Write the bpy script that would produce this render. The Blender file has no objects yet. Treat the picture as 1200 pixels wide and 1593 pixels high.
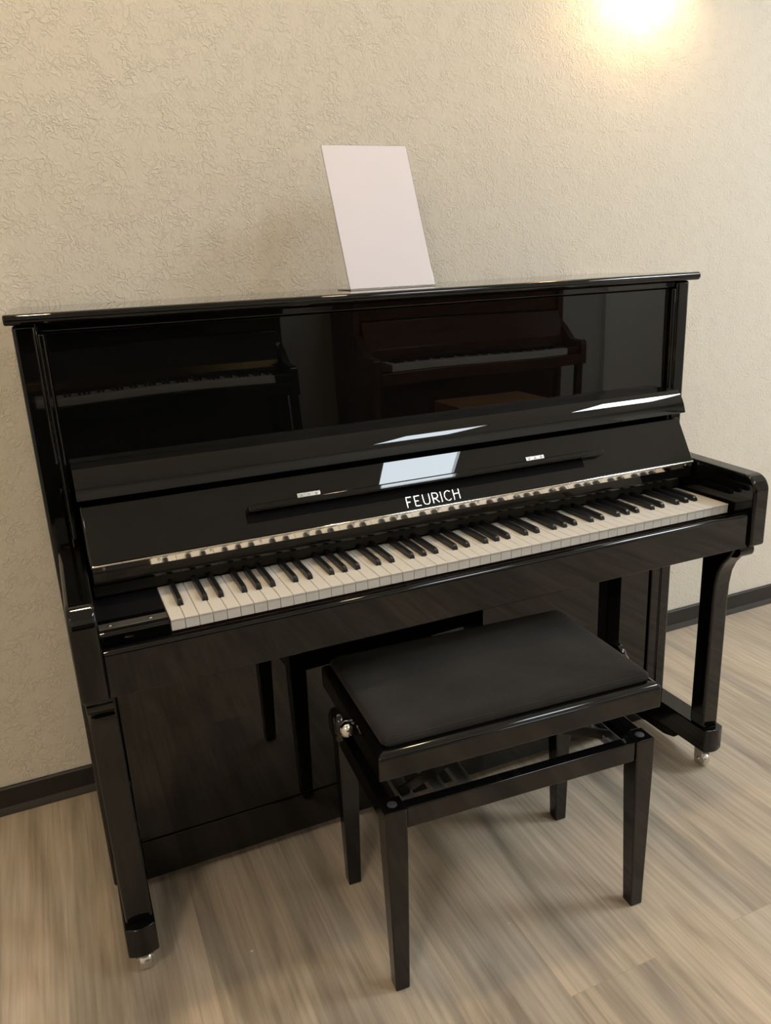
import bpy, bmesh, math, random
from mathutils import Vector, Matrix, Euler
random.seed(7)
S = bpy.context.scene
COL = S.collection
PI = math.pi

# ------------------------------------------------------------------ camera
cam_d = bpy.data.cameras.new('camera')
cam = bpy.data.objects.new('camera', cam_d)
COL.objects.link(cam)
cam_d.sensor_fit = 'VERTICAL'
cam_d.sensor_height = 24.0
cam_d.lens = 24.0 * 1221.45 / 1593.0
cam_d.clip_start = 0.02
RT = Vector((0.9155257, -0.39942954, -0.04763119))
UP = Vector((0.16096849, 0.25526471, 0.95337772))
FW = Vector((0.36864866, 0.88050892, -0.29799697))
cam.matrix_world = Matrix(((RT.x, UP.x, -FW.x, -0.73489), (RT.y, UP.y, -FW.y, -1.90449), (RT.z, UP.z, -FW.z, 1.24631), (0, 0, 0, 1)))
S.camera = cam

# ------------------------------------------------------------------ view, world
S.view_settings.view_transform = 'Standard'
S.view_settings.look = 'None'
S.view_settings.gamma = 1.0
S.view_settings.exposure = 0.0
S.view_settings.use_curve_mapping = False
world = bpy.data.worlds.new('world')
S.world = world
world.use_nodes = True
world.node_tree.nodes['Background'].inputs[0].default_value = (0.75, 0.85, 1.0, 1)
world.node_tree.nodes['Background'].inputs[1].default_value = 1.0

# light strengths (each lamp's emitter is built with its own lamp or window below)
SKY_STRENGTH = (19.0, 42.0)       # roof window pane
SIDE_FILL_STRENGTH = 2.2       # fill window added in the right-hand wall
SPOT_STRENGTH = 130.0     # small warm ceiling lamp above the keyboard, scaled for the added left one
SCONCE_STRENGTH = 155.0   # wall lamp bulb
FILL_LAMP_STRENGTH = 46.0      # added round fill lamp on the ceiling

# ------------------------------------------------------------------ materials
def mat(name, base=(0.5, 0.5, 0.5), rough=0.5, metal=0.0, spec=0.5, **kw):
    m = bpy.data.materials.new(name); m.use_nodes = True
    b = m.node_tree.nodes['Principled BSDF']
    b.inputs['Base Color'].default_value = (*base, 1)
    b.inputs['Roughness'].default_value = rough
    b.inputs['Metallic'].default_value = metal
    b.inputs['Specular IOR Level'].default_value = spec
    for k, v in kw.items(): b.inputs[k].default_value = v
    return m

def N(m, t, **kw):
    n = m.node_tree.nodes.new(t)
    for k, v in kw.items(): setattr(n, k, v)
    return n
def LK(m, a, b): m.node_tree.links.new(a, b)
def BS(m): return m.node_tree.nodes['Principled BSDF']

def emis(name, col, strength):
    m = bpy.data.materials.new(name); m.use_nodes = True
    nt = m.node_tree; nt.nodes.remove(nt.nodes['Principled BSDF'])
    e = nt.nodes.new('ShaderNodeEmission'); e.inputs[0].default_value = (*col, 1); e.inputs[1].default_value = strength
    nt.links.new(e.outputs[0], nt.nodes['Material Output'].inputs[0])
    return m

# embossed woodchip-like wallpaper
def wall_material(name, base):
    m = mat(name, base, 0.75, spec=0.3)
    tc = N(m, 'ShaderNodeTexCoord')
    nz = N(m, 'ShaderNodeTexNoise'); nz.inputs['Scale'].default_value = 75; nz.inputs['Detail'].default_value = 2.5; nz.inputs['Roughness'].default_value = 0.5; nz.inputs['Distortion'].default_value = 0.5
    LK(m, tc.outputs['Object'], nz.inputs['Vector'])
    # ridges: 1 - |n-0.5|*k
    a = N(m, 'ShaderNodeMath', operation='SUBTRACT'); a.inputs[1].default_value = 0.5; LK(m, nz.outputs['Fac'], a.inputs[0])
    b = N(m, 'ShaderNodeMath', operation='ABSOLUTE'); LK(m, a.outputs[0], b.inputs[0])
    c = N(m, 'ShaderNodeMapRange'); c.inputs['From Min'].default_value = 0.0; c.inputs['From Max'].default_value = 0.075
    c.inputs['To Min'].default_value = 1.0; c.inputs['To Max'].default_value = 0.0; c.interpolation_type = 'SMOOTHSTEP'
    LK(m, b.outputs[0], c.inputs['Value'])
    n2 = N(m, 'ShaderNodeTexNoise'); n2.inputs['Scale'].default_value = 26; n2.inputs['Detail'].default_value = 2; LK(m, tc.outputs['Object'], n2.inputs['Vector'])
    mr = N(m, 'ShaderNodeMapRange'); mr.inputs['From Min'].default_value = 0.35; mr.inputs['From Max'].default_value = 0.6; LK(m, n2.outputs['Fac'], mr.inputs['Value'])
    mu = N(m, 'ShaderNodeMath', operation='MULTIPLY'); LK(m, c.outputs[0], mu.inputs[0]); LK(m, mr.outputs[0], mu.inputs[1])
    ad = N(m, 'ShaderNodeMath', operation='MULTIPLY_ADD'); LK(m, nz.outputs['Fac'], ad.inputs[0]); ad.inputs[1].default_value = 0.9; LK(m, mu.outputs[0], ad.inputs[2])
    bp = N(m, 'ShaderNodeBump'); bp.inputs['Strength'].default_value = 0.7; bp.inputs['Distance'].default_value = 0.0018
    LK(m, ad.outputs[0], bp.inputs['Height']); LK(m, bp.outputs[0], BS(m).inputs['Normal'])
    return m

def floor_material():
    m = mat('oak_laminate', (0.4, 0.3, 0.2), 0.42, spec=0.45)
    tc = N(m, 'ShaderNodeTexCoord')
    mp = N(m, 'ShaderNodeMapping'); mp.inputs['Rotation'].default_value = (0, 0, PI/2); mp.inputs['Location'].default_value = (0.133, 0.06, 0)
    LK(m, tc.outputs['Object'], mp.inputs['Vector'])
    br = N(m, 'ShaderNodeTexBrick'); br.offset = 0.37; br.offset_frequency = 2
    br.inputs['Color1'].default_value = (0.0, 0, 0, 1); br.inputs['Color2'].default_value = (1, 1, 1, 1); br.inputs['Mortar'].default_value = (0.5, 0.5, 0.5, 1)
    br.inputs['Scale'].default_value = 1.0; br.inputs['Mortar Size'].default_value = 0.0005; br.inputs['Mortar Smooth'].default_value = 0.2
    br.inputs['Brick Width'].default_value = 1.85; br.inputs['Row Height'].default_value = 0.19
    LK(m, mp.outputs[0], br.inputs['Vector'])
    sep = N(m, 'ShaderNodeSeparateColor'); LK(m, br.outputs['Color'], sep.inputs[0])
    # grain coordinates: stretched along y, shifted per plank
    comb = N(m, 'ShaderNodeVectorMath', operation='MULTIPLY_ADD')
    LK(m, tc.outputs['Object'], comb.inputs[0]); comb.inputs[1].default_value = (1.0, 0.15, 1.0)
    sh = N(m, 'ShaderNodeVectorMath', operation='SCALE'); sh.inputs[0].default_value = (3.1, 7.7, 5.3); LK(m, sep.outputs[0], sh.inputs['Scale'])
    LK(m, sh.outputs[0], comb.inputs[2])
    g1 = N(m, 'ShaderNodeTexNoise'); g1.inputs['Scale'].default_value = 7.5; g1.inputs['Detail'].default_value = 7; g1.inputs['Roughness'].default_value = 0.55; g1.inputs['Distortion'].default_value = 1.6
    LK(m, comb.outputs[0], g1.inputs['Vector'])
    comb2 = N(m, 'ShaderNodeVectorMath', operation='MULTIPLY'); LK(m, comb.outputs[0], comb2.inputs[0]); comb2.inputs[1].default_value = (1, 0.22, 1)
    g2 = N(m, 'ShaderNodeTexNoise'); g2.inputs['Scale'].default_value = 120; g2.inputs['Detail'].default_value = 3; LK(m, comb2.outputs[0], g2.inputs['Vector'])
    g3 = N(m, 'ShaderNodeTexNoise'); g3.inputs['Scale'].default_value = 4.5; g3.inputs['Detail'].default_value = 2; g3.inputs['Distortion'].default_value = 1.5; LK(m, comb.outputs[0], g3.inputs['Vector'])
    # knots
    vo = N(m, 'ShaderNodeTexVoronoi', feature='F1'); vo.inputs['Scale'].default_value = 3.3
    kc = N(m, 'ShaderNodeVectorMath', operation='MULTIPLY'); LK(m, comb.outputs[0], kc.inputs[0]); kc.inputs[1].default_value = (1, 3.2, 1)
    LK(m, kc.outputs[0], vo.inputs['Vector'])
    kr = N(m, 'ShaderNodeMapRange'); kr.inputs['From Min'].default_value = 0.03; kr.inputs['From Max'].default_value = 0.14; kr.inputs['To Min'].default_value = 1.0; kr.inputs['To Max'].default_value = 0.0
    LK(m, vo.outputs['Distance'], kr.inputs['Value'])
    cr = N(m, 'ShaderNodeValToRGB')
    e = cr.color_ramp.elements
    e[0].position = 0.30; e[0].color = (0.35, 0.29, 0.225, 1)
    e[1].position = 0.78; e[1].color = (0.58, 0.495, 0.39, 1)
    x = e.new(0.42); x.color = (0.44, 0.368, 0.288, 1)
    x = e.new(0.52); x.color = (0.52, 0.437, 0.342, 1)
    LK(m, g1.outputs['Fac'], cr.inputs[0])
    mx = N(m, 'ShaderNodeMix', data_type='RGBA', blend_type='MULTIPLY'); mx.inputs['Factor'].default_value = 1.0
    LK(m, cr.outputs[0], mx.inputs['A'])
    c2 = N(m, 'ShaderNodeValToRGB'); c2.color_ramp.elements[0].position = 0.3; c2.color_ramp.elements[0].color = (0.80, 0.79, 0.77, 1); c2.color_ramp.elements[1].position = 0.65; c2.color_ramp.elements[1].color = (1.12, 1.12, 1.12, 1)
    LK(m, g2.outputs['Fac'], c2.inputs[0]); LK(m, c2.outputs[0], mx.inputs['B'])
    mx2 = N(m, 'ShaderNodeMix', data_type='RGBA', blend_type='MULTIPLY'); mx2.inputs['Factor'].default_value = 1.0
    c3 = N(m, 'ShaderNodeValToRGB'); c3.color_ramp.elements[0].position = 0.3; c3.color_ramp.elements[0].color = (0.84, 0.86, 0.88, 1); c3.color_ramp.elements[1].position = 0.7; c3.color_ramp.elements[1].color = (1.15, 1.11, 1.05, 1)
    LK(m, g3.outputs['Fac'], c3.inputs[0]); LK(m, mx.outputs['Result'], mx2.inputs['A']); LK(m, c3.outputs[0], mx2.inputs['B'])
    mx3 = N(m, 'ShaderNodeMix', data_type='RGBA', blend_type='MIX'); LK(m, mx2.outputs['Result'], mx3.inputs['A']); mx3.inputs['B'].default_value = (0.10, 0.07, 0.045, 1)
    kf = N(m, 'ShaderNodeMath', operation='MULTIPLY'); LK(m, kr.outputs[0], kf.inputs[0]); kf.inputs[1].default_value = 0.55; LK(m, kf.outputs[0], mx3.inputs['Factor'])
    # sparse long dark veins
    vn = N(m, 'ShaderNodeTexNoise'); vn.inputs['Scale'].default_value = 15; vn.inputs['Detail'].default_value = 4; vn.inputs['Distortion'].default_value = 0.8
    vc = N(m, 'ShaderNodeVectorMath', operation='MULTIPLY'); LK(m, comb.outputs[0], vc.inputs[0]); vc.inputs[1].default_value = (1, 0.55, 1); LK(m, vc.outputs[0], vn.inputs['Vector'])
    vm = N(m, 'ShaderNodeMapRange'); vm.inputs['From Min'].default_value = 0.56; vm.inputs['From Max'].default_value = 0.72; vm.inputs['To Max'].default_value = 0.55; LK(m, vn.outputs['Fac'], vm.inputs['Value'])
    mxv = N(m, 'ShaderNodeMix', data_type='RGBA', blend_type='MIX'); LK(m, vm.outputs[0], mxv.inputs['Factor']); LK(m, mx3.outputs['Result'], mxv.inputs['A']); mxv.inputs['B'].default_value = (0.20, 0.16, 0.125, 1)
    mx3 = mxv
    # plank tone and joints
    mx4 = N(m, 'ShaderNodeMix', data_type='RGBA', blend_type='MULTIPLY'); mx4.inputs['Factor'].default_value = 1.0
    pt = N(m, 'ShaderNodeMapRange'); pt.inputs['To Min'].default_value = 0.95; pt.inputs['To Max'].default_value = 1.04; LK(m, sep.outputs[0], pt.inputs['Value'])
    LK(m, mx3.outputs['Result'], mx4.inputs['A']); LK(m, pt.outputs[0], mx4.inputs['B'])
    mx5 = N(m, 'ShaderNodeMix', data_type='RGBA', blend_type='MIX'); LK(m, br.outputs['Fac'], mx5.inputs['Factor']); LK(m, mx4.outputs['Result'], mx5.inputs['A']); mx5.inputs['B'].default_value = (0.40, 0.31, 0.22, 1)
    LK(m, mx5.outputs['Result'], BS(m).inputs['Base Color'])
    bp = N(m, 'ShaderNodeBump'); bp.inputs['Strength'].default_value = 0.25; bp.inputs['Distance'].default_value = 0.0006
    LK(m, g2.outputs['Fac'], bp.inputs['Height']); LK(m, bp.outputs[0], BS(m).inputs['Normal'])
    return m

def lacquer(name, base, rough, wav=0.0):
    m = mat(name, base, rough, spec=0.5)
    if wav:
        tc = N(m, 'ShaderNodeTexCoord')
        nz = N(m, 'ShaderNodeTexNoise'); nz.inputs['Scale'].default_value = 2.6; nz.inputs['Detail'].default_value = 0
        LK(m, tc.outputs['Object'], nz.inputs['Vector'])
        bp = N(m, 'ShaderNodeBump'); bp.inputs['Strength'].default_value = 1.0; bp.inputs['Distance'].default_value = wav
        LK(m, nz.outputs['Fac'], bp.inputs['Height']); LK(m, bp.outputs[0], BS(m).inputs['Normal'])
    return m

def corduroy():
    m = mat('ribbed_velour', (0.020, 0.018, 0.018), 0.85, spec=0.25)
    BS(m).inputs['Sheen Weight'].default_value = 0.10; BS(m).inputs['Sheen Roughness'].default_value = 0.45
    BS(m).inputs['Sheen Tint'].default_value = (0.8, 0.78, 0.78, 1)
    tc = N(m, 'ShaderNodeTexCoord')
    w = N(m, 'ShaderNodeTexWave', wave_type='BANDS', bands_direction='Y'); w.inputs['Scale'].default_value = 105; w.inputs['Distortion'].default_value = 0.0
    LK(m, tc.outputs['Object'], w.inputs['Vector'])
    nz = N(m, 'ShaderNodeTexNoise'); nz.inputs['Scale'].default_value = 7; nz.inputs['Detail'].default_value = 4; LK(m, tc.outputs['Object'], nz.inputs['Vector'])
    cr = N(m, 'ShaderNodeValToRGB'); cr.color_ramp.elements[0].position = 0.35; cr.color_ramp.elements[0].color = (0.008, 0.0075, 0.0075, 1)
    cr.color_ramp.elements[1].position = 0.68; cr.color_ramp.elements[1].color = (0.021, 0.020, 0.018, 1)
    LK(m, nz.outputs['Fac'], cr.inputs[0]); LK(m, cr.outputs[0], BS(m).inputs['Base Color'])
    bp = N(m, 'ShaderNodeBump'); bp.inputs['Strength'].default_value = 0.6; bp.inputs['Distance'].default_value = 0.0008
    LK(m, w.outputs['Fac'], bp.inputs['Height']); LK(m, bp.outputs[0], BS(m).inputs['Normal'])
    return m

def wood(name, c0, c1, rough=0.3):
    m = mat(name, c0, rough)
    tc = N(m, 'ShaderNodeTexCoord'); mp = N(m, 'ShaderNodeMapping'); mp.inputs['Scale'].default_value = (1.2, 9, 9)
    LK(m, tc.outputs['Object'], mp.inputs['Vector'])
    nz = N(m, 'ShaderNodeTexNoise'); nz.inputs['Scale'].default_value = 4; nz.inputs['Detail'].default_value = 5; LK(m, mp.outputs[0], nz.inputs['Vector'])
    cr = N(m, 'ShaderNodeValToRGB'); cr.color_ramp.elements[0].position = 0.3; cr.color_ramp.elements[0].color = (*c0, 1); cr.color_ramp.elements[1].position = 0.7; cr.color_ramp.elements[1].color = (*c1, 1)
    LK(m, nz.outputs['Fac'], cr.inputs[0]); LK(m, cr.outputs[0], BS(m).inputs['Base Color'])
    return m

M_WALL = wall_material('embossed_wallpaper', (0.80, 0.75, 0.65))
M_PLAIN = mat('plain_paint', (0.62, 0.60, 0.55), 0.8)
M_CEIL = mat('ceiling_paint', (0.80, 0.78, 0.73), 0.9)
M_FLOOR = floor_material()
M_BASE = mat('black_skirting_vinyl', (0.014, 0.013, 0.012), 0.45)
M_BASEFOOT = mat('dark_grey_skirting_lip', (0.05, 0.047, 0.043), 0.5)
M_BLK = lacquer('black_polyester', (0.003, 0.003, 0.003), 0.025)
M_BLKW = lacquer('black_polyester_panel', (0.003, 0.003, 0.003), 0.012, 0.0006)
M_STOOL = lacquer('black_stool_lacquer', (0.004, 0.004, 0.004), 0.07)
M_BLKU = lacquer('black_polyester_upper_panel', (0.003, 0.003, 0.003), 0.012, 0.0014)
M_SATIN = mat('black_satin', (0.012, 0.012, 0.011), 0.42)
M_FELT = mat('black_felt', (0.006, 0.006, 0.007), 0.95, spec=0.1)
M_IVORY = mat('white_key_acrylic', (0.80, 0.76, 0.69), 0.16, spec=0.5)
M_KEYWOOD = mat('key_wood', (0.14, 0.06, 0.035), 0.7)
M_EBONY = mat('black_key_plastic', (0.012, 0.012, 0.013), 0.28)
M_NICKEL = mat('polished_nickel', (0.86, 0.83, 0.78), 0.07, metal=1.0)
M_SATINNICKEL = mat('satin_nickel', (0.72, 0.70, 0.66), 0.25, metal=1.0)
M_BAR = mat('grey_painted_steel', (0.17, 0.175, 0.18), 0.4)
M_CHROME = mat('chrome', (0.82, 0.82, 0.82), 0.05, metal=1.0)
M_STEEL = mat('dark_steel', (0.34, 0.34, 0.34), 0.4, metal=1.0)
M_INLAY = mat('silver_inlay', (0.90, 0.87, 0.83), 0.22, metal=0.9)
M_CAP = mat('grey_plastic', (0.06, 0.06, 0.065), 0.45)
M_PAPER = mat('white_paper', (0.80, 0.78, 0.86), 0.8, spec=0.2)
M_ACRYL = mat('clear_acrylic', (1, 1, 1), 0.02, **{'Transmission Weight': 1.0, 'IOR': 1.45})
M_CORD = corduroy()
M_MAHOG = wood('red_brown_mahogany', (0.055, 0.018, 0.010), (0.13, 0.045, 0.025), 0.2)
M_OAKB = wood('light_brown_beech', (0.30, 0.15, 0.06), (0.42, 0.22, 0.09), 0.35)
M_BRASS = mat('brass', (0.75, 0.58, 0.22), 0.2, metal=1.0)
M_GOLD = mat('gold_lettering', (0.7, 0.5, 0.18), 0.3, metal=1.0)
M_FRAMEW = mat('white_window_frame', (0.8, 0.8, 0.78), 0.4)
M_PLASTER = mat('white_plaster_shade', (0.85, 0.82, 0.76), 0.7)

# ------------------------------------------------------------------ mesh helpers
def new_bm(): return bmesh.new()
def box(bm, x0, x1, y0, y1, z0, z1):
    vs = [bm.verts.new(p) for p in ((x0,y0,z0),(x1,y0,z0),(x1,y1,z0),(x0,y1,z0),(x0,y0,z1),(x1,y0,z1),(x1,y1,z1),(x0,y1,z1))]
    for f in ((0,3,2,1),(4,5,6,7),(0,1,5,4),(1,2,6,5),(2,3,7,6),(3,0,4,7)): bm.faces.new([vs[i] for i in f])
    return vs
def prism_x(bm, prof, x0, x1):
    """prof: list of (y,z), extruded along x"""
    a = [bm.verts.new((x0, y, z)) for y, z in prof]; b = [bm.verts.new((x1, y, z)) for y, z in prof]
    n = len(prof)
    bm.faces.new(a); bm.faces.new(list(reversed(b)))
    for i in range(n): bm.faces.new((a[i], b[i], b[(i+1) % n], a[(i+1) % n]))
    bmesh.ops.recalc_face_normals(bm, faces=bm.faces[:])
def loft(bm, rings, cap=True):
    vr = [[bm.verts.new(p) for p in r] for r in rings]
    n = len(rings[0])
    for a, b in zip(vr, vr[1:]):
        for i in range(n): bm.faces.new((a[i], a[(i+1) % n], b[(i+1) % n], b[i]))
    if cap:
        bm.faces.new(list(reversed(vr[0]))); bm.faces.new(vr[-1])
    bmesh.ops.recalc_face_normals(bm, faces=bm.faces[:])
def lathe(bm, prof, origin, axis='z', seg=32):
    """prof: list of (r, t); t along axis"""
    rings = []
    for r, t in prof:
        ring = []
        for k in range(seg):
            a = 2*PI*k/seg; c, s = r*math.cos(a), r*math.sin(a)
            p = {'z': (c, s, t), 'x': (t, c, s), 'y': (s, t, c)}[axis]
            ring.append((origin[0]+p[0], origin[1]+p[1], origin[2]+p[2]))
        rings.append(ring)
    loft(bm, rings)
def rod(bm, p, q, r, seg=16):
    p = Vector(p); q = Vector(q); d = (q-p).normalized()
    u = d.orthogonal().normalized(); v = d.cross(u)
    loft(bm, [[tuple(c + u*r*math.cos(2*PI*k/seg) + v*r*math.sin(2*PI*k/seg)) for k in range(seg)] for c in (p, q)])
def bar(bm, p, q, w, t, up=(0, 0, 1)):
    p = Vector(p); q = Vector(q); d = (q-p).normalized(); s = d.cross(Vector(up)).normalized(); n = s.cross(d)
    loft(bm, [[tuple(c + s*a*w/2 + n*b*t/2) for a, b in ((-1,-1),(1,-1),(1,1),(-1,1))] for c in (p, q)])
def arc(cx, cz, r, a0, a1, n=8):
    return [(cx + r*math.cos(math.radians(a0+(a1-a0)*i/n)), cz + r*math.sin(math.radians(a0+(a1-a0)*i/n))) for i in range(n+1)]

def obj(name, bm, m, parent=None, bevel=0.0, seg=3, smooth=True, offset=None):
    """offset: world origin of the top-level root; mesh is written in world coordinates"""
    if offset is not None:
        bmesh.ops.translate(bm, vec=-Vector(offset), verts=bm.verts[:])
    me = bpy.data.meshes.new(name); bm.to_mesh(me); bm.free()
    o = bpy.data.objects.new(name, me); COL.objects.link(o)
    if isinstance(m, (list, tuple)):
        for k in m: me.materials.append(k)
    else: me.materials.append(m)
    if parent is not None: o.parent = parent
    if bevel:
        b = o.modifiers.new('bevel', 'BEVEL'); b.width = bevel; b.segments = seg; b.limit_method = 'ANGLE'; b.angle_limit = math.radians(35); b.harden_normals = False
    if smooth:
        for p in me.polygons: p.use_smooth = True
        try:
            me.set_sharp_from_angle(angle=math.radians(40))
        except Exception: pass
        if bevel:
            w = o.modifiers.new('wn', 'WEIGHTED_NORMAL'); w.keep_sharp = True
    return o
def thing(name, label, cat, loc=(0, 0, 0), rotz=0.0, group=None):
    o = bpy.data.objects.new(name, None); COL.objects.link(o)
    o.location = loc; o.rotation_euler = (0, 0, rotz); o.empty_display_size = 0.1
    o['label'] = label; o['category'] = cat
    if group: o['group'] = group
    return o
def tag(o, label, cat, group=None):
    o['label'] = label; o['category'] = cat
    if group: o['group'] = group
    return o
def struct(o, label=None, cat=None):
    o['kind'] = 'structure'
    if label: o['label'] = label
    if cat: o['category'] = cat
    return o

# ------------------------------------------------------------------ room
RX0, RX1, RY0, RZ = -2.6, 4.0, -3.78, 3.1
SKYS = ((1.10, 1.66, -2.90, -2.1), (2.20, 2.85, -2.0, -1.3))     # two roof-window openings in the ceiling (x0, x1, y0, y1)
bm = new_bm(); box(bm, RX0-.1, RX1+.1, RY0-.1, .1, -.05, 0); struct(obj('floor', bm, M_FLOOR, smooth=False), 'grey-brown oak plank laminate floor', 'floor')
bm = new_bm(); box(bm, RX0-.1, RX1+.1, 0, .1, 0, RZ); struct(obj('wall_back', bm, M_WALL, smooth=False), 'cream embossed wallpaper wall behind the piano', 'wall')
bm = new_bm(); box(bm, RX0-.1, RX1+.1, RY0-.1, RY0, 0, RZ); struct(obj('wall_front', bm, M_PLAIN, smooth=False), 'plain painted wall opposite the piano', 'wall')
bm = new_bm(); box(bm, RX0-.1, RX0, RY0, 0, 0, RZ); struct(obj('wall_left', bm, M_PLAIN, smooth=False), 'plain painted wall on the left', 'wall')
# right wall with an opening for the added fill window
WY0, WY1, WZ0, WZ1 = -3.4, -0.7, 0.9, 2.5
bm = new_bm()
box(bm, RX1, RX1+.1, RY0, WY0, 0, RZ); box(bm, RX1, RX1+.1, WY1, 0, 0, RZ); box(bm, RX1, RX1+.1, WY0, WY1, 0, WZ0); box(bm, RX1, RX1+.1, WY0, WY1, WZ1, RZ)
struct(obj('wall_right', bm, M_PLAIN, smooth=False), 'plain painted wall on the right with an opening for the added fill window', 'wall')
bm = new_bm()
(ax0, ax1, ay0, ay1), (bx0, bx1, by0, by1) = SKYS
xm = (ax1+bx0)/2
for x0, x1, (sx0, sx1, sy0, sy1) in ((RX0-.1, xm, SKYS[0]), (xm, RX1+.1, SKYS[1])):
    box(bm, x0, sx0, RY0-.1, .1, RZ, RZ+.1); box(bm, sx1, x1, RY0-.1, .1, RZ, RZ+.1)
    box(bm, sx0, sx1, RY0-.1, sy0, RZ, RZ+.1); box(bm, sx0, sx1, sy1, .1, RZ, RZ+.1)
struct(obj('ceiling', bm, M_CEIL, smooth=False), 'off-white painted ceiling', 'ceiling')

M_SKYP = [emis('daylight_pane', (0.84, 0.93, 1.0), k) for k in SKY_STRENGTH]
M_SIDEP = emis('side_fill_pane', (1.0, 0.97, 0.92), SIDE_FILL_STRENGTH)
for nm, (x0, x1, y0, y1), lb in (('window_1', SKYS[0], 'white framed roof window in the ceiling, the one nearer the middle of the room'), ('window_2', SKYS[1], 'white framed roof window in the ceiling, right of the other')):
    w1 = thing(nm, lb, 'window', ((x0+x1)/2, (y0+y1)/2, RZ)); w1['kind'] = 'structure'; del w1['category']
    bm = new_bm()
    for a in ((x0, x0+.012, y0, y1), (x1-.012, x1, y0, y1), (x0, x1, y0, y0+.012), (x0, x1, y1-.012, y1)): box(bm, *a, RZ+.0005, RZ+.10)
    obj('window_frame', bm, M_FRAMEW, w1, smooth=False, offset=w1.location)
    bm = new_bm(); box(bm, x0+.012, x1-.012, y0+.012, y1-.012, RZ+.03, RZ+.04); obj('pane', bm, M_SKYP[nm == 'window_2'], w1, smooth=False, offset=w1.location)
w2 = thing('added_fill_window', 'wide white framed window added in the right wall as fill light', 'window', (RX1, (WY0+WY1)/2, WZ0)); w2['kind'] = 'structure'; del w2['category']  # unseen window, added to brighten the floor on the right
bm = new_bm()
for a in ((WY0, WY0+.05, WZ0, WZ1), (WY1-.05, WY1, WZ0, WZ1), (WY0, WY1, WZ0, WZ0+.05), (WY0, WY1, WZ1-.05, WZ1), (-1.93, -1.87, WZ0, WZ1)): box(bm, RX1+.01, RX1+.07, *a)
obj('window_frame', bm, M_FRAMEW, w2, smooth=False, offset=w2.location)
bm = new_bm(); box(bm, RX1+.035, RX1+.045, WY0+.05, WY1-.05, WZ0+.05, WZ1-.05); obj('pane', bm, M_SIDEP, w2, smooth=False, offset=w2.location)

# skirting along the back wall: black strip with a grey soft lip
def skirting(name, x0, x1):
    bm = new_bm()
    prism_x(bm, [(-.0005, .020), (-.0005, .0706), (-.006, .0706), (-.010, .067), (-.0115, .020)], x0, x1)
    o = struct(obj(name, bm, M_BASE), 'black skirting board', 'skirting board')
    bm = new_bm()
    prism_x(bm, [(-.0005, .0005), (-.0005, .0195), (-.0125, .0195), (-.0150, .012), (-.018, .003), (-.018, .0005)], x0, x1)
    obj('skirting_lip', bm, M_BASEFOOT, o)
skirting('baseboard_back', RX0, RX1)
# door in the opposite wall (seen mirrored in the piano)
dr = thing('door_1', 'pale panel door with frame in the wall opposite', 'door', (3.36, RY0, 0)); dr['kind'] = 'structure'; del dr['category']
bm = new_bm(); box(bm, 3.10, 3.64, RY0+.001, RY0+.035, 0.001, 2.05); obj('door_leaf', bm, mat('cream_door', (0.85, 0.82, 0.74), 0.4), dr, bevel=.003, offset=dr.location)
bm = new_bm(); box(bm, 3.645, 3.70, RY0+.001, RY0+.05, 0.001, 2.12); obj('door_frame', bm, mat('dark_door_frame', (0.06, 0.06, 0.065), 0.4), dr, bevel=.003, offset=dr.location)

# ------------------------------------------------------------------ wall lamp just above the picture, ceiling lamps
SX, SZ = 0.853, 1.944
sc = thing('wall_lamp', 'half-round white wall lamp above right of the piano', 'lamp', (SX, 0, SZ))
bm = new_bm()
n = 24; ro, ri = 0.105, 0.100
pts_o = [(SX + ro*math.cos(PI+PI*k/n), 0 + ro*math.sin(PI+PI*k/n)) for k in range(n+1)]
pts_i = [(SX + ri*math.cos(PI+PI*k/n), 0 + ri*math.sin(PI+PI*k/n)) for k in range(n+1)]
vo = [[bm.verts.new((x, y-.001, z)) for x, y in pts_o] for z in (SZ-.012, SZ+.14)]
vi = [[bm.verts.new((x, y-.001, z)) for x, y in pts_i] for z in (SZ-.012, SZ+.14)]
for k in range(n):
    bm.faces.new((vo[0][k], vo[0][k+1], vo[1][k+1], vo[1][k])); bm.faces.new((vi[0][k+1], vi[0][k], vi[1][k], vi[1][k+1]))
    for j in (0, 1): bm.faces.new((vo[j][k], vi[j][k], vi[j][k+1], vo[j][k+1]))
obj('lamp_shade', bm, M_PLASTER, sc, offset=sc.location)
bm = new_bm(); lathe(bm, [(0.001, -.028), (.012, -.026), (.022, -.016), (.026, 0), (.022, .016), (.014, .03), (.011, .05), (.001, .051)], (SX, -.058, SZ), 'z', 24)
obj('bulb', bm, emis('warm_bulb_light', (1.0, 0.66, 0.34), SCONCE_STRENGTH), sc, offset=sc.location)
bm = new_bm(); lathe(bm, [(.001, .0515), (.014, .0515), (.014, .085), (.001, .085)], (SX, -.058, SZ), 'z', 20); box(bm, SX-.01, SX+.01, -.058, -.0005, SZ+.065, SZ+.08)
obj('bulb_holder', bm, M_FRAMEW, sc, offset=sc.location)

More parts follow.
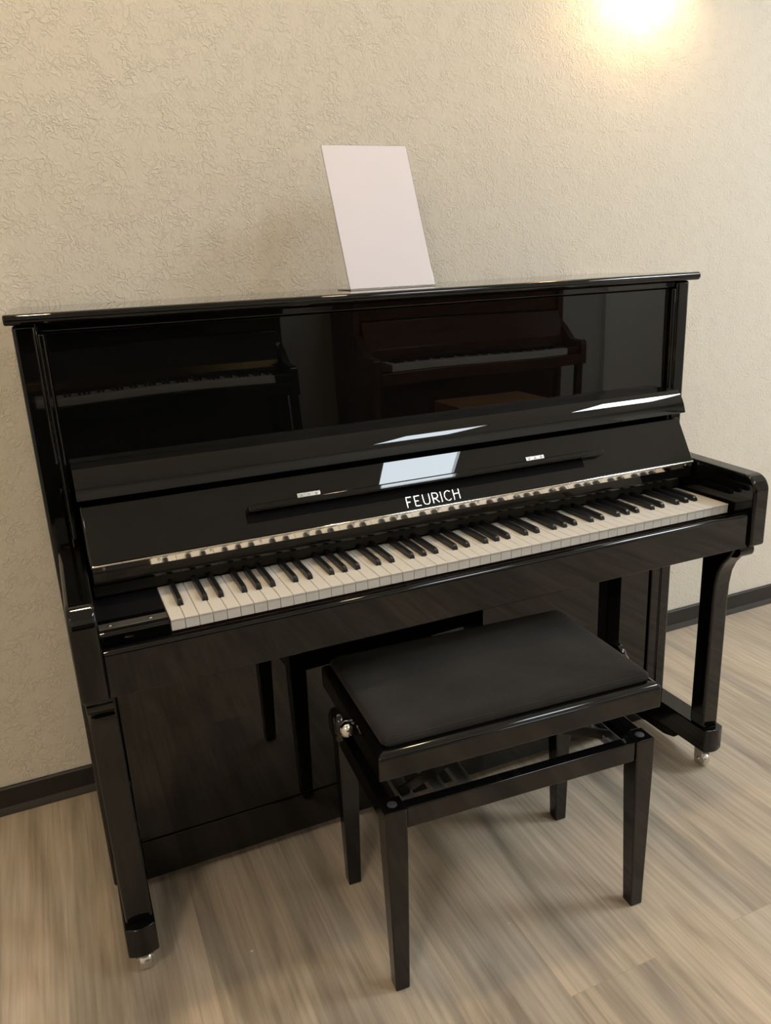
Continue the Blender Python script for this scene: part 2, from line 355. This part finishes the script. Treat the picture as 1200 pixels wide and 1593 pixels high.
def ceiling_lamp(x, y, r, col, strength, label):
    t = thing('ceiling_lamp', label, 'lamp', (x, y, RZ))
    bm = new_bm(); lathe(bm, [(r*.6, -.0005), (r+.012, -.0005), (r+.012, -.05), (r, -.05), (r, -.03), (r*.6, -.03)], (x, y, RZ), 'z', 40)
    obj('lamp_housing', bm, M_FRAMEW, t, offset=t.location)
    bm = new_bm(); lathe(bm, [(.001, -.045), (r*.99, -.045), (r*.99, -.050), (.001, -.052)], (x, y, RZ), 'z', 40)
    obj('diffuser', bm, emis('lamp_diffuser_light', col, strength), t, offset=t.location)
WARM = (1.0, 0.74, 0.46)
ceiling_lamp(0.46, -0.58, 0.06, WARM, SPOT_STRENGTH, 'small warm ceiling spotlight above the keyboard, right one of two')
ceiling_lamp(-0.74, -0.60, 0.06, WARM, SPOT_STRENGTH*2.6, 'small warm ceiling spotlight added above the left end to brighten the wall')  # added lamp, warms and brightens the upper left wall
ceiling_lamp(-1.9, -2.7, 0.24, (1.0, 0.86, 0.68), FILL_LAMP_STRENGTH, 'large round white ceiling lamp added at the left end of the room as fill light')  # unseen lamp, added to lift the ambient light from the left

# ------------------------------------------------------------------ the black upright piano
XC = -0.0514
KX = 0.611
KY, KZ = -0.6676, 0.7069
piano = thing('upright_piano', 'glossy black upright piano with its keyboard open against the cream wall', 'piano', (XC, -0.26, 0))
PO = piano.location
def P(name, bm, m, bevel=0.0, parent=None, seg=3, smooth=True):
    return obj(name, bm, m, parent or piano, bevel, seg, smooth, offset=PO)
WO, WI = 0.7229, 0.672
L, R_ = XC - 0, XC + 0
def lx(v): return XC + v
# sides
for s in (-1, 1):
    a, b = sorted((s*0.687, s*WO))
    bm = new_bm(); box(bm, lx(a), lx(b), -.4449, -.0255, .045, 1.1825); P('side_panel', bm, M_BLK, .006)
# back, body core and soundboard posts (rear, closed)
bm = new_bm(); box(bm, lx(-.686), lx(.686), -.05, -.027, .05, 1.175); P('back_panel', bm, M_SATIN)
# top moulding under the lid
bm = new_bm(); box(bm, lx(-.6865), lx(.6865), -.437, -.055, 1.168, 1.1825); P('top_rail', bm, M_BLK, .003)
# lid
bm = new_bm()
prof = [(-.0255, 1.183), (-.0255, 1.201)] + [(-.458+.0, 1.201)] + arc(-.459, 1.192, .009, 90, 270, 10)[1:-1] + [(-.458, 1.183)]
prism_x(bm, prof, lx(-.733), lx(.733)); P('lid', bm, M_BLK, .003)
# upper front panel with rounded stiles
bm = new_bm(); box(bm, lx(-.674), lx(.674), -.435, -.415, .90, 1.167); P('upper_front_panel', bm, M_BLKU, .0015)
for s in (-1, 1):
    a, b = sorted((s*.6745, s*.6865))
    bm = new_bm(); box(bm, lx(a), lx(b), -.444, -.41, .80, 1.1675); P('stile', bm, M_BLK, .004)

# arms (key cheeks)
for s in (-1, 1):
    a, b = sorted((s*WI, s*.7145))
    bm = new_bm()
    prof = [(-.4455, .575), (-.4455, .792), (-.50, .785)] + arc(-.692, .744, .035, 92, 180, 10) + [(-.727, .62), (-.66, .61)]
    prism_x(bm, prof, lx(a), lx(b)); P('key_cheek', bm, M_BLK, .006, seg=4)
    # rounded block under the cheek, flowing into the leg
    bm = new_bm()
    prof = [(-.46, .56), (-.46, .6055), (-.70, .6185)] + arc(-.690, .602, .0165, 110, 250, 8) + [(-.66, .578), (-.60, .57)]
    prism_x(bm, prof, lx(s*.668), lx(s*.709)); P('cheek_bracket', bm, M_BLK, .003)

# keybed with front rail
bm = new_bm(); box(bm, lx(-.6715), lx(.6715), -.7000, -.445, .6180, .668); P('keybed', bm, M_BLK, .002)
bm = new_bm()
prof = [(-.7005, .6178), (-.7005, .6685), (-.672, .6685), (-.672, .684), (-.698, .684), (-.7005, .6965), (-.710, .6972)] + arc(-.7105, .6895, .0075, 90, 180, 6) + [(-.718, .6178)]
prism_x(bm, prof, lx(-.6715), lx(.6715)); kslip = P('key_slip', bm, M_BLK, .0015)
bm = new_bm(); lathe(bm, [(.001, 0), (.008, 0), (.008, .0012), (.006, .002), (.001, .002)], (-.677, -.685, .6841), 'z', 24); P('lock_plate', bm, M_SATINNICKEL, parent=kslip)

# key blocks at both ends with screwed plates
def key_block(x0, x1, screws):
    bm = new_bm()
    prof = [(-.510, .6685), (-.510, .706), (-.655, .706)] + arc(-.657, .698, .008, 90, 180, 6) + [(-.665, .6685)]
    prism_x(bm, prof, x0, x1); kb = P('key_block', bm, M_SATIN if False else M_BLK, .001)
    bm = new_bm(); box(bm, x0+.001, x1-.001, -.612, -.512, .7062, .7072); P('felt', bm, M_FELT, parent=kb)
    if screws:
        bm = new_bm(); box(bm, x0+.001, x1-.001, -.652, -.630, .7062, .7078); pl = P('block_plate', bm, mat('plate_grey', (0.16, 0.155, 0.14), .35, metal=.6), .0005, parent=kb)
        for sx in (x0+.018, x1-.028):
            bm = new_bm(); lathe(bm, [(.001, 0), (.0036, 0), (.0030, .0012), (.001, .0016)], (sx, -.641, .7079), 'z', 16); P('screw', bm, M_SATINNICKEL, parent=kb)
key_block(lx(-.6715), -KX-.001, True)
key_block(KX+.001, lx(.6715), False)

# board that carries the keys (shows in the gaps)
bm = new_bm(); box(bm, -KX, KX, -.660, -.50, .6685, .676); P('key_frame', bm, M_KEYWOOD)

# 88 keys
pitch = 2*KX/52
def white_mesh():
    bm = new_bm(); w = pitch/2 - .00045
    box(bm, -w, w, KY+.0015, KY+.160, KZ-.0205, KZ-.0025)
    bmesh.ops.bevel(bm, geom=bm.edges[:], offset=.0004, segments=1, affect='EDGES')
    b2 = new_bm(); box(b2, -w, w, KY, KY+.160, KZ-.0026, KZ)
    bmesh.ops.bevel(b2, geom=b2.edges[:], offset=.0007, segments=2, affect='EDGES')
    me = bpy.data.meshes.new('tmp'); b2.to_mesh(me); b2.free(); bm.from_mesh(me); bpy.data.meshes.remove(me)
    bmesh.ops.translate(bm, vec=(0, -PO.y, 0), verts=bm.verts[:])
    me = bpy.data.meshes.new('white_key'); bm.to_mesh(me); bm.free(); me.materials.append(M_IVORY); return me
def black_mesh():
    bm = new_bm(); y0, y1 = KY+.0525, KY+.159
    z0, z1 = KZ-.004, KZ+.0115
    rings = []
    for y, wz, zt in ((y0, .0052, z0+.006), (y0+.0012, .0047, z0+.0115), (y0+.0042, .0043, z1-.0008), (y0+.008, .0043, z1), (y1, .0043, z1)):
        wb = .0056
        rings.append([(-wb, y, z0), (wb, y, z0), (wz, y, zt-.0012), (wz-.0012, y, zt), (-wz+.0012, y, zt), (-wz, y, zt-.0012)])
    loft(bm, rings)
    bmesh.ops.translate(bm, vec=(0, -PO.y, 0), verts=bm.verts[:])
    me = bpy.data.meshes.new('black_key'); bm.to_mesh(me); bm.free(); me.materials.append(M_EBONY)
    for p in me.polygons: p.use_smooth = True
    me.set_sharp_from_angle(angle=math.radians(35))
    return me
wm, bk = white_mesh(), black_mesh()
letters = 'ABCDEFG'
off = {'A': .0022, 'C': -.0022, 'D': .0022, 'F': -.0028, 'G': 0.0}
for i in range(52):
    o = bpy.data.objects.new('white_key', wm); COL.objects.link(o); o.parent = piano
    o.location = (-KX + pitch*(i+.5) - PO.x, 0, 0)
    k = letters[i % 7]
    if k in off and i < 51:
        o = bpy.data.objects.new('black_key', bk); COL.objects.link(o); o.parent = piano
        o.location = (-KX + pitch*(i+1) + off[k] - PO.x, 0, 0)

# name strip behind the keys, dark rounded nose, hinge leaf, fallboard, overhanging shelf
bm = new_bm(); box(bm, lx(-.6665), lx(.6665), -.5075, -.47, .709, .7400)
P('name_strip', bm, mat('strip_dark_grey', (0.035, 0.033, 0.026), .7, spec=.25), .0005)
# nose: rounded lower edge of the fallboard
FT = Vector((0, -.4943, .8761)); FB = Vector((0, -.5504, .7811)); LB = Vector((0, -.5472, .7665))
dn = (FB-FT).normalized(); nr = Vector((0, dn.z, -dn.y)); nr = nr if nr.y < 0 else -nr    # outward normal of fallboard
bm = new_bm()
prof = [(FB.y+.0012, FB.z-.003), (LB.y+.0005, LB.z)] + arc(-.5405, .7485, .0075, 180, 270, 6) + [(-.50, .7405), (-.47, .7405), (-.47, .80), (FB.y+.030, FB.z+.002), (FB.y+.006, FB.z-.001)]
prism_x(bm, prof, lx(-.6665), lx(.6665)); P('fallboard_nose', bm, M_BLK, .0025)
bm = new_bm()
T = .020
pf = [FB - nr*.0, FT, FT - nr*T, FB - nr*T]
prism_x(bm, [(p.y, p.z) for p in pf], lx(-.6665), lx(.6665)); fb = P('fallboard', bm, M_BLKW, .0035, seg=4)
# hinge leaf (mirror nickel) with knuckle and screws
ld = (LB-FB).normalized(); ln = Vector((0, ld.z, -ld.y)); ln = ln if ln.y < 0 else -ln
bm = new_bm()
q = [FB + ld*.002 + ln*.0008, LB + ln*.0008, LB + ln*.0001, FB + ld*.002 + ln*.0001]
prism_x(bm, [(p.y, p.z) for p in q], lx(-.664), lx(.664)); hinge = P('piano_hinge', bm, M_NICKEL, .0004)
bm = new_bm()
for k in range(27):
    x0 = lx(-.664) + k*(1.328/27)
    rod(bm, (x0+.0004, FB.y-.001, FB.z-.001), (x0+1.328/27-.0004, FB.y-.001, FB.z-.001), .0026, 12)
P('hinge_knuckle', bm, M_NICKEL, parent=hinge)
for k in range(15):
    xx = lx(-.645) + k*(1.29/14)
    c = (FB+LB)/2 + ln*.001
    bm = new_bm(); p0 = Vector((xx, c.y, c.z)); rod(bm, p0, p0 + ln*.0010, .0028, 14); rod(bm, p0 + ln*.0009, p0 + ln*.0015, .0017, 12)
    P('screw', bm, M_SATINNICKEL, parent=hinge)
# overhanging shelf above the fallboard
BT = Vector((0, -.4579, .9383)); BB = Vector((0, -.510, .8882))
bm = new_bm()
bd = (BB-BT).normalized(); bn = Vector((0, bd.z, -bd.y)); bn = bn if bn.y < 0 else -bn
# shallow top face, then a soft turn into a steep front face that rolls under at the lower edge
BT = Vector((0, -.488, .935)); BB = Vector((0, -.5125, .8885))
pf = [(-.437, BT.z-.012), (-.437, BT.z+.0045), (-.484, BT.z+.0035)]
n0, n1, R0 = 43.0, 11.0, .10
ua = Vector((-math.sin(math.radians(n0)), -math.cos(math.radians(n0))))     # direction down the top face (y, z)
ub = Vector((-math.sin(math.radians(n1)), -math.cos(math.radians(n1))))
A = Vector((BT.y, BT.z)); B = Vector((BB.y, BB.z))
dt = ua.x*ub.y - ua.y*ub.x
ta = ((B-A).x*ub.y - (B-A).y*ub.x)/dt
Vx = A + ua*ta
tl = min((Vx-A).length, (B-Vx).length)*.98
R0 = tl/math.tan(math.radians((n0-n1)/2))
Cc = Vx - ua*tl - Vector((-math.cos(math.radians(n0)), math.sin(math.radians(n0))))*R0
for k in range(15):
    a = math.radians(n0 + (n1-n0)*k/14)
    pf.append((Cc.x - R0*math.cos(a), Cc.y + R0*math.sin(a)))
rr = .004
nb = Vector((-math.cos(math.radians(n1)), math.sin(math.radians(n1))))
c2 = B - nb*rr - ub*rr
for k in range(9):
    a = math.radians(n1 - k*14); pf.append((c2.x - rr*math.cos(a), c2.y + rr*math.sin(a)))
pf += [(-.462, .893), (-.437, .895)]
prism_x(bm, pf, lx(-.669), lx(.669)); P('fallboard_shelf', bm, M_BLKW, .002)

# music desk ledge with its flap, hinges and lettering on the fallboard
def onfb(x, t, h=0.0):
    """t: metres down from the top edge along the panel, h: height above it"""
    c = FT + dn*t + nr*h
    return Vector((x, c.y, c.z))
def fbt(z): return (FT.z - z)/(-dn.z)
lt = fbt(.832)
bm = new_bm()
x0, x1 = -.434, .366
def slab(bm, x0, x1, t0, t1, h0, h1):
    loft(bm, [[tuple(onfb(x, t, h)) for t, h in ((t0, h0), (t0, h1), (t1, h1), (t1, h0))] for x in (x0, x1)])
slab(bm, x0, x1, lt, lt+.0125, .0004, .020)
led = P('music_desk_ledge', bm, M_BLK, .003, parent=fb)
bm = new_bm(); slab(bm, x0-.004, x1-.05, lt+.0130, lt+.030, .0003, .0012); P('ledge_shade_strip', bm, M_FELT, parent=fb)  # dark strip in place of the shade and reflection below the ledge
for xa in (-.334, .177):
    bm = new_bm(); slab(bm, xa, xa+.046, fbt(.8425), fbt(.8345), .0004, .0022); pl = P('hinge_plate', bm, M_SATINNICKEL, .0008, parent=fb)
    for k in range(3):
        bm = new_bm(); rod(bm, onfb(xa+.008+.015*k, fbt(.8385), .0023), onfb(xa+.008+.015*k, fbt(.8385), .003), .0026, 12); P('screw', bm, M_CHROME, parent=fb)

# FEURICH, thin capitals with low waists
def stroke(bm, pts, w, O, sx, st, h0=.0004, h1=.0010):
    for a, b in zip(pts, pts[1:]):
        a = Vector(a); b = Vector(b); d = b-a
        if d.length < 1e-6: continue
        d.normalize(); n = Vector((-d.y, d.x)); e = w/2
        c = [a - d*e*.6 + n*e, a - d*e*.6 - n*e, b + d*e*.6 - n*e, b + d*e*.6 + n*e]
        loft(bm, [[tuple(onfb(O + p.x*sx, st - p.y*sx, h)) for p in c] for h in (h0, h1)])
def arcpts(cx, cy, rx, ry, a0, a1, n=12):
    return [(cx+rx*math.cos(math.radians(a0+(a1-a0)*i/n)), cy+ry*math.sin(math.radians(a0+(a1-a0)*i/n))) for i in range(n+1)]
G = {
 'F': [[(0,0),(0,1)], [(0,1),(.52,1)], [(0,.50),(.36,.50)]],
 'E': [[(0,0),(0,1)], [(0,1),(.52,1)], [(0,.50),(.36,.50)], [(0,0),(.56,0)]],
 'U': [[(0,1),(0,.32)] , [(.66,1),(.66,.32)], arcpts(.33,.32,.33,.32,180,360)],
 'R': [[(0,0),(0,1)], [(0,1),(.30,1)] , arcpts(.30,.72,.27,.28,90,-90,10), [(0,.44),(.30,.44)], [(.22,.44),(.60,0)]],
 'I': [[(0,0),(0,1)]],
 'C': [arcpts(.42,.5,.40,.5,48,312,18)],
 'H': [[(0,0),(0,1)], [(.62,0),(.62,1)], [(0,.58),(.62,.58)]],
}
adv = {'F': .86, 'E': .90, 'U': 1.02, 'R': .92, 'I': .34, 'C': 1.02, 'H': .62}
bm = new_bm(); hgt = .0205; xx = 0
tot = sum(adv[c] for c in 'FEURICH')
sc_ = .118/tot
for c in 'FEURICH':
    for s_ in G[c]:
        pts = [(xx/1.0*sc_/hgt + p[0]*(sc_/hgt)*1.0, p[1]) for p in s_]
        stroke(bm, pts, .080, -.1175, hgt, fbt(.7875))
    xx += adv[c]
P('lettering', bm, M_INLAY, parent=fb, smooth=False)

# lower panel, plinth, lower side strips
bm = new_bm(); box(bm, lx(-.6585), lx(.6585), -.438, -.405, .1265, .6170); P('lower_panel', bm, M_BLKW, .0025)
bm = new_bm(); box(bm, lx(-.6585), lx(.6585), -.439, -.402, .032, .1245); P('plinth', bm, M_BLK, .0025)
for s in (-1, 1):
    bm = new_bm(); box(bm, *sorted((lx(s*.6605), lx(s*.6865))), -.4445, -.405, .032, .6170); P('lower_stile', bm, M_BLK, .002)
# toes, legs, casters
for s in (-1, 1):
    xi, xo = s*.6599, s*.7154
    bm = new_bm()
    n = 8
    # rounded front end in plan
    a, b = sorted((lx(xi), lx(xo)))
    w = b-a
    plan = [(a, -.385), (a, -.6585)] + [(a + w*k/n, -.6585 - .0085*math.sin(PI*k/n)) for k in range(1, n)] + [(b, -.6585), (b, -.385)]
    lower = [(x, y, .0584) for x, y in plan]; upper = [(x, y, .1209) for x, y in plan]
    loft(bm, [lower, upper])
    toe = P('toe_block', bm, M_BLK, .003)
    bm = new_bm()
    prism_x(bm, [(-.385, .0585), (-.385, .034), (-.52, .034), (-.555, .044), (-.57, .0585)], a+.001, b-.001); P('toe_underside', bm, M_BLK, .002, parent=toe)
    # leg with forward flare at the top
    bm = new_bm()
    la, lb = sorted((lx(s*.663), lx(s*.7105)))
    prof = [(-.602, .1212), (-.602, .6165), (-.694, .6165), (-.692, .600), (-.680, .580), (-.664, .560), (-.653, .535), (-.6475, .50), (-.646, .45), (-.646, .1212)]
    prism_x(bm, prof, la, lb); P('leg', bm, M_BLK, .005)
    # caster
    cx = (a+b)/2; cy = -.628
    bm = new_bm(); box(bm, cx-.022, cx+.022, cy-.024, cy+.03, .0545, .0583)
    box(bm, cx-.013, cx-.011, cy-.012, cy+.014, .016, .0545); box(bm, cx+.011, cx+.013, cy-.012, cy+.014, .016, .0545)
    cas = P('caster', bm, M_CHROME, .0008)
    bm = new_bm(); lathe(bm, [(.004, -.010), (.0165, -.010), (.018, -.006), (.018, .006), (.0165, .010), (.004, .010)], (cx, cy, .0182), 'x', 28); P('caster_wheel', bm, M_SATINNICKEL, parent=cas)
    bm = new_bm(); rod(bm, (cx-.0155, cy, .0205), (cx+.0155, cy, .0205), .004, 12); P('axle', bm, M_CHROME, parent=cas)
    # rear caster
    cy = -.10
    bm = new_bm(); box(bm, cx-.02, cx+.02, cy-.02, cy+.02, .040, .045); box(bm, cx-.013, cx-.011, cy-.012, cy+.012, .016, .041); box(bm, cx+.011, cx+.013, cy-.012, cy+.012, .016, .041)
    cas = P('caster', bm, M_STEEL, .0008)
    bm = new_bm(); lathe(bm, [(.004, -.010), (.0165, -.010), (.018, -.006), (.018, .006), (.0165, .010), (.004, .010)], (cx, cy, .0182), 'x', 24); P('caster_wheel', bm, M_STEEL, parent=cas)

# ------------------------------------------------------------------ paper in a clear slanted holder, on the lid
hold = thing('acrylic_sign_holder', 'clear acrylic slanted stand on the piano lid, holding the white sheet', 'sign holder', (-.0075, -.24, 1.2012))
HO = hold.location
pb, pt_ = Vector((0, -.276, 1.2035)), Vector((0, -.150, 1.5035))
pd = (pt_-pb).normalized(); pn = Vector((0, pd.z, -pd.y)); pn = pn if pn.y < 0 else -pn
def sheet(x0, x1, e0, e1, h0, h1):
    bm = new_bm()
    A = pb + pd*e0; B = pt_ + pd*e1
    loft(bm, [[(x, (A+pn*h0).y, (A+pn*h0).z), (x, (B+pn*h0).y, (B+pn*h0).z), (x, (B+pn*h1).y, (B+pn*h1).z), (x, (A+pn*h1).y, (A+pn*h1).z)] for x in (x0, x1)])
    return bm
obj('back_pane', sheet(-.1095, .0945, 0, .0015, -.0020, -.0004), M_ACRYL, hold, offset=HO, smooth=False)
bm = new_bm(); box(bm, -.1095, .0945, -.2795, -.200, 1.2013, 1.2030); obj('base_pane', bm, M_ACRYL, hold, offset=HO, smooth=False)
o = obj('paper_sheet', sheet(-.108, .093, .0005, 0, -.0003, .0003), M_PAPER, smooth=False)
me = o.data
o.location = (-.0075, -.24, 1.2035)
for v in me.vertices: v.co -= Vector((-.0075, -.24, 1.2035))
tag(o, 'blank white sheet of paper in the slanted holder on the piano', 'paper')

# ------------------------------------------------------------------ stool
st = thing('piano_stool', 'black lacquered height-adjustable piano stool with ribbed dark seat in front of the piano', 'stool', (-.062, -.753, 0), math.radians(-3.3))
def Q(name, bm, m, bevel=0.0, parent=None, seg=3, smooth=True): return obj(name, bm, m, parent or st, bevel, seg, smooth)
HW, HD, LT = .269, .156, .385
for sx in (-1, 1):
    for sy in (-1, 1):
        bm = new_bm()
        xo, yo = sx*HW, sy*HD
        rings = []
        for z, w, e in ((0.0005, .027, .004), (.30, .0385, .0005), (LT-.0, .040, 0)):
            xa, xb = sorted((xo - sx*e, xo - sx*(e+w))); ya, yb = sorted((yo - sy*e, yo - sy*(e+w)))
            rings.append([(xa, ya, z), (xb, ya, z), (xb, yb, z), (xa, yb, z)])
        loft(bm, rings); lg = Q('leg', bm, M_STOOL, .0025)
        bm = new_bm(); lathe(bm, [(.001, 0), (.0085, 0), (.0085, .001), (.007, .0018), (.001, .002)], (xo - sx*.020, yo - sy*.020, LT+.0001), 'z', 24); Q('cap', bm, M_CAP, parent=lg)
for sy in (-1, 1):
    y = sy*(HD-.015); bm = new_bm(); box(bm, -HW+.0405, HW-.0405, y-.011, y+.011, .343, .3835); Q('rail', bm, M_STOOL, .002)
for sx in (-1, 1):
    x = sx*(HW-.015); bm = new_bm(); box(bm, x-.011, x+.011, -HD+.0405, HD-.0405, .343, .3835); Q('rail', bm, M_STOOL, .002)
# scissor mechanism
for sx in (-1, 1):
    for sy in (-1, 1):
        bm = new_bm(); bar(bm, (sx*.215, sy*.085, .364), (sx*.02, sy*.083, .441), .004, .020); Q('scissor_arm', bm, M_SATIN, .0005)
for x, z in ((-.02, .438), (.02, .438)):
    bm = new_bm(); rod(bm, (x, -.10, z), (x, .10, z), .006); Q('cross_rod', bm, M_STEEL)
for x in (-.208, -.148, -.098, .215):
    bm = new_bm(); box(bm, x-.013, x+.013, -HD+.027, HD-.027, .352, .356); box(bm, x-.013, x-.0105, -HD+.027, HD-.027, .356, .366); box(bm, x+.0105, x+.013, -HD+.027, HD-.027, .356, .366)
    Q('cross_bar', bm, M_BAR, .0006)
# seat: apron frame, moulded rim, cushion
OY = .012
bm = new_bm(); box(bm, -.275, .275, -.170+OY, .170+OY, .450, .4905); Q('seat_frame', bm, M_STOOL, .0025)
bm = new_bm()
def rrect(hx, hy, z, r, n=6):
    out = []
    for cx, cy, a0 in ((hx-r, hy-r, 0), (-hx+r, hy-r, 90), (-hx+r, -hy+r, 180), (hx-r, -hy+r, 270)):
        for k in range(n+1):
            a = math.radians(a0+90*k/n); out.append((cx+r*math.cos(a), cy+r*math.sin(a)+OY, z))
    return out
loft(bm, [rrect(.2745, .1695, .4908, .004), rrect(.2735, .1685, .4935, .004), rrect(.270, .165, .4965, .005), rrect(.264, .159, .4990, .006), rrect(.255, .150, .5005, .006)]); Q('seat_rim', bm, M_STOOL)
bm = new_bm()
rings = [rrect(.258, .153, .5008, .012), rrect(.262, .157, .506, .013), rrect(.2615, .1565, .512, .014), rrect(.257, .152, .5175, .015), rrect(.247, .142, .5215, .018)]
for k in range(1, 9):
    f = 1-k/9.0; rings.append(rrect(.247*f+.003, .142*f+.002, .5215+.0085*(1-f*f), max(.018*f, .0015)))
loft(bm, rings); Q('cushion', bm, M_CORD)
# winding knobs: glossy black disc, chrome hub
for sx in (-1, 1):
    bm = new_bm(); rod(bm, (sx*.2755, .005, .470), (sx*.288, .005, .470), .006); kn = Q('knob', bm, M_CHROME)
    pr = [(.001, 0), (.024, 0), (.0295, .003), (.031, .008), (.0295, .013), (.024, .0175), (.014, .020), (.001, .0205)]
    bm = new_bm(); lathe(bm, [(r, sx*(.2885+t)) for r, t in pr], (0, .005, .470), 'x', 36); Q('knob_disc', bm, M_STOOL, parent=kn)
    bm = new_bm(); lathe(bm, [(.0138*math.sin(PI*k/12)+.0002, sx*.2885-.0138*math.cos(PI*k/12)*.95) for k in range(13)], (0, -.026, .476), 'x', 24); Q('knob_ball', bm, M_CHROME, parent=kn)

# ------------------------------------------------------------------ crumbs on the floor
for (x, y, s_, lb) in ((-.549, -.685, .004, 'tiny white crumb on the floor, the nearer to the piano’s left leg'), (-.073, -.846, .003, 'tiny white crumb on the floor under the stool')):
    bm = new_bm(); loft(bm, [[(x-s_, y, 0.0003), (x+s_*.2, y-s_*.5, .0003), (x+s_, y+s_*.2, .0003), (x, y+s_*.5, .0003)], [(x-s_*.7, y, .0015), (x+s_*.2, y-s_*.3, .0018), (x+s_*.7, y+s_*.2, .0015), (x, y+s_*.4, .0013)]])
    c = obj('floor_crumb', bm, M_PAPER, smooth=False); tag(c, lb.replace('’', "'"), 'crumb', 'white crumbs on the floor')

# ------------------------------------------------------------------ the pianos across the room (mirrored in the black lacquer)
def far_piano(name, label, x, body, hinge_m, top, arms_m=None, text=None, W=.74):
    yb = RY0 + .03
    t = thing(name, label, 'piano', (x, yb, 0), PI)
    # local frame: rotated by 180 degrees, front of the piano at local y = -0.6
    def F(nm, bm, m, bevel=.004, parent=None): return obj(nm, bm, m, parent or t, bevel)
    for s in (-1, 1):
        a, b = sorted((s*(W-.04), s*W))
        bm = new_bm(); box(bm, a, b, -.36, 0, .03, top-.02); F('side_panel', bm, body)
        bm = new_bm(); prism_x(bm, [(-.361, .58), (-.361, .86), (-.42, .82), (-.50, .755), (-.58, .745)] + arc(-.60, .72, .03, 80, 180, 5) + [(-.63, .60)], *sorted((s*(W-.045), s*(W-.003)))); F('key_cheek', bm, body)
        bm = new_bm(); box(bm, *sorted((s*(W-.05), s*(W-.006))), -.60, -.56, .10, .60); F('leg', bm, body)
        bm = new_bm(); box(bm, *sorted((s*(W-.055), s*(W-.001))), -.63, -.362, .02, .098); F('toe_block', bm, body)
    bm = new_bm(); box(bm, -W-.015, W+.015, -.38, 0, top-.018, top); F('lid', bm, body)
    bm = new_bm(); box(bm, -W+.041, W-.041, -.345, -.02, .03, .60); F('lower_panel', bm, body)
    bm = new_bm(); box(bm, -W+.041, W-.041, -.34, -.02, .93, top-.019); F('upper_front_panel', bm, body)
    bm = new_bm(); box(bm, -W+.0455, W-.0455, -.63, -.30, .60, .665); F('keybed', bm, body)
    bm = new_bm(); prism_x(bm, [(-.42, .775), (-.375, .925), (-.341, .925), (-.341, .70), (-.43, .70)], -W+.046, W-.046); f = F('fallboard', bm, body)
    bm = new_bm(); prism_x(bm, [(-.4345, .735), (-.4345, .772), (-.4225, .774), (-.4225, .735)], -W+.06, W-.06); F('hinge', bm, hinge_m, .001)
    bm = new_bm(); box(bm, -.611, .611, -.595, -.431, .667, .705); F('white_keys', bm, M_IVORY, .001)
    bm = new_bm()
    for i in range(51):
        if letters[i % 7] in off:
            xx = -.611 + pitch*(i+1); box(bm, xx-.005, xx+.005, -.545, -.432, .7055, .717)
    F('black_keys', bm, M_EBONY, .0008)
    for s in (-1, 1):
        bm = new_bm(); box(bm, *sorted((s*.613, s*(W-.046))), -.60, -.431, .667, .708); F('key_block', bm, body)
    return t
far_piano('upright_piano', 'tall black upright piano with brass hinge against the opposite wall', -.19, M_BLK, M_BRASS, 1.22)
bp_ = far_piano('upright_piano', 'red-brown wooden upright piano against the opposite wall, beside the black one', 1.715, M_MAHOG, M_MAHOG, 1.16)
bm = new_bm()
for k in range(7):
    x0 = -.04 + k*.0125; box(bm, x0, x0+.002, -.4105, -.4085, .806, .818); box(bm, x0, x0+.008, -.4105, -.4085, .8165, .818) if k % 2 else box(bm, x0, x0+.008, -.4105, -.4085, .811, .8125)
obj('lettering', bm, M_GOLD, bp_)
# light wooden bench before the brown piano
bn_ = thing('piano_bench', 'light brown wooden piano bench before the red-brown piano', 'bench', (1.58, -2.86, 0), math.radians(2))
bm = new_bm(); box(bm, -.28, .28, -.17, .17, .43, .50); obj('seat', bm, M_OAKB, bn_, .006)
for sx in (-1, 1):
    for sy in (-1, 1):
        bm = new_bm(); xo, yo = sx*.27, sy*.16
        loft(bm, [[(xo-sx*w, yo-sy*w, z), (xo, yo-sy*w, z), (xo, yo, z), (xo-sx*w, yo, z)] for z, w in ((.0005, .028), (.4295, .042))]); obj('leg', bm, M_OAKB, bn_, .002)
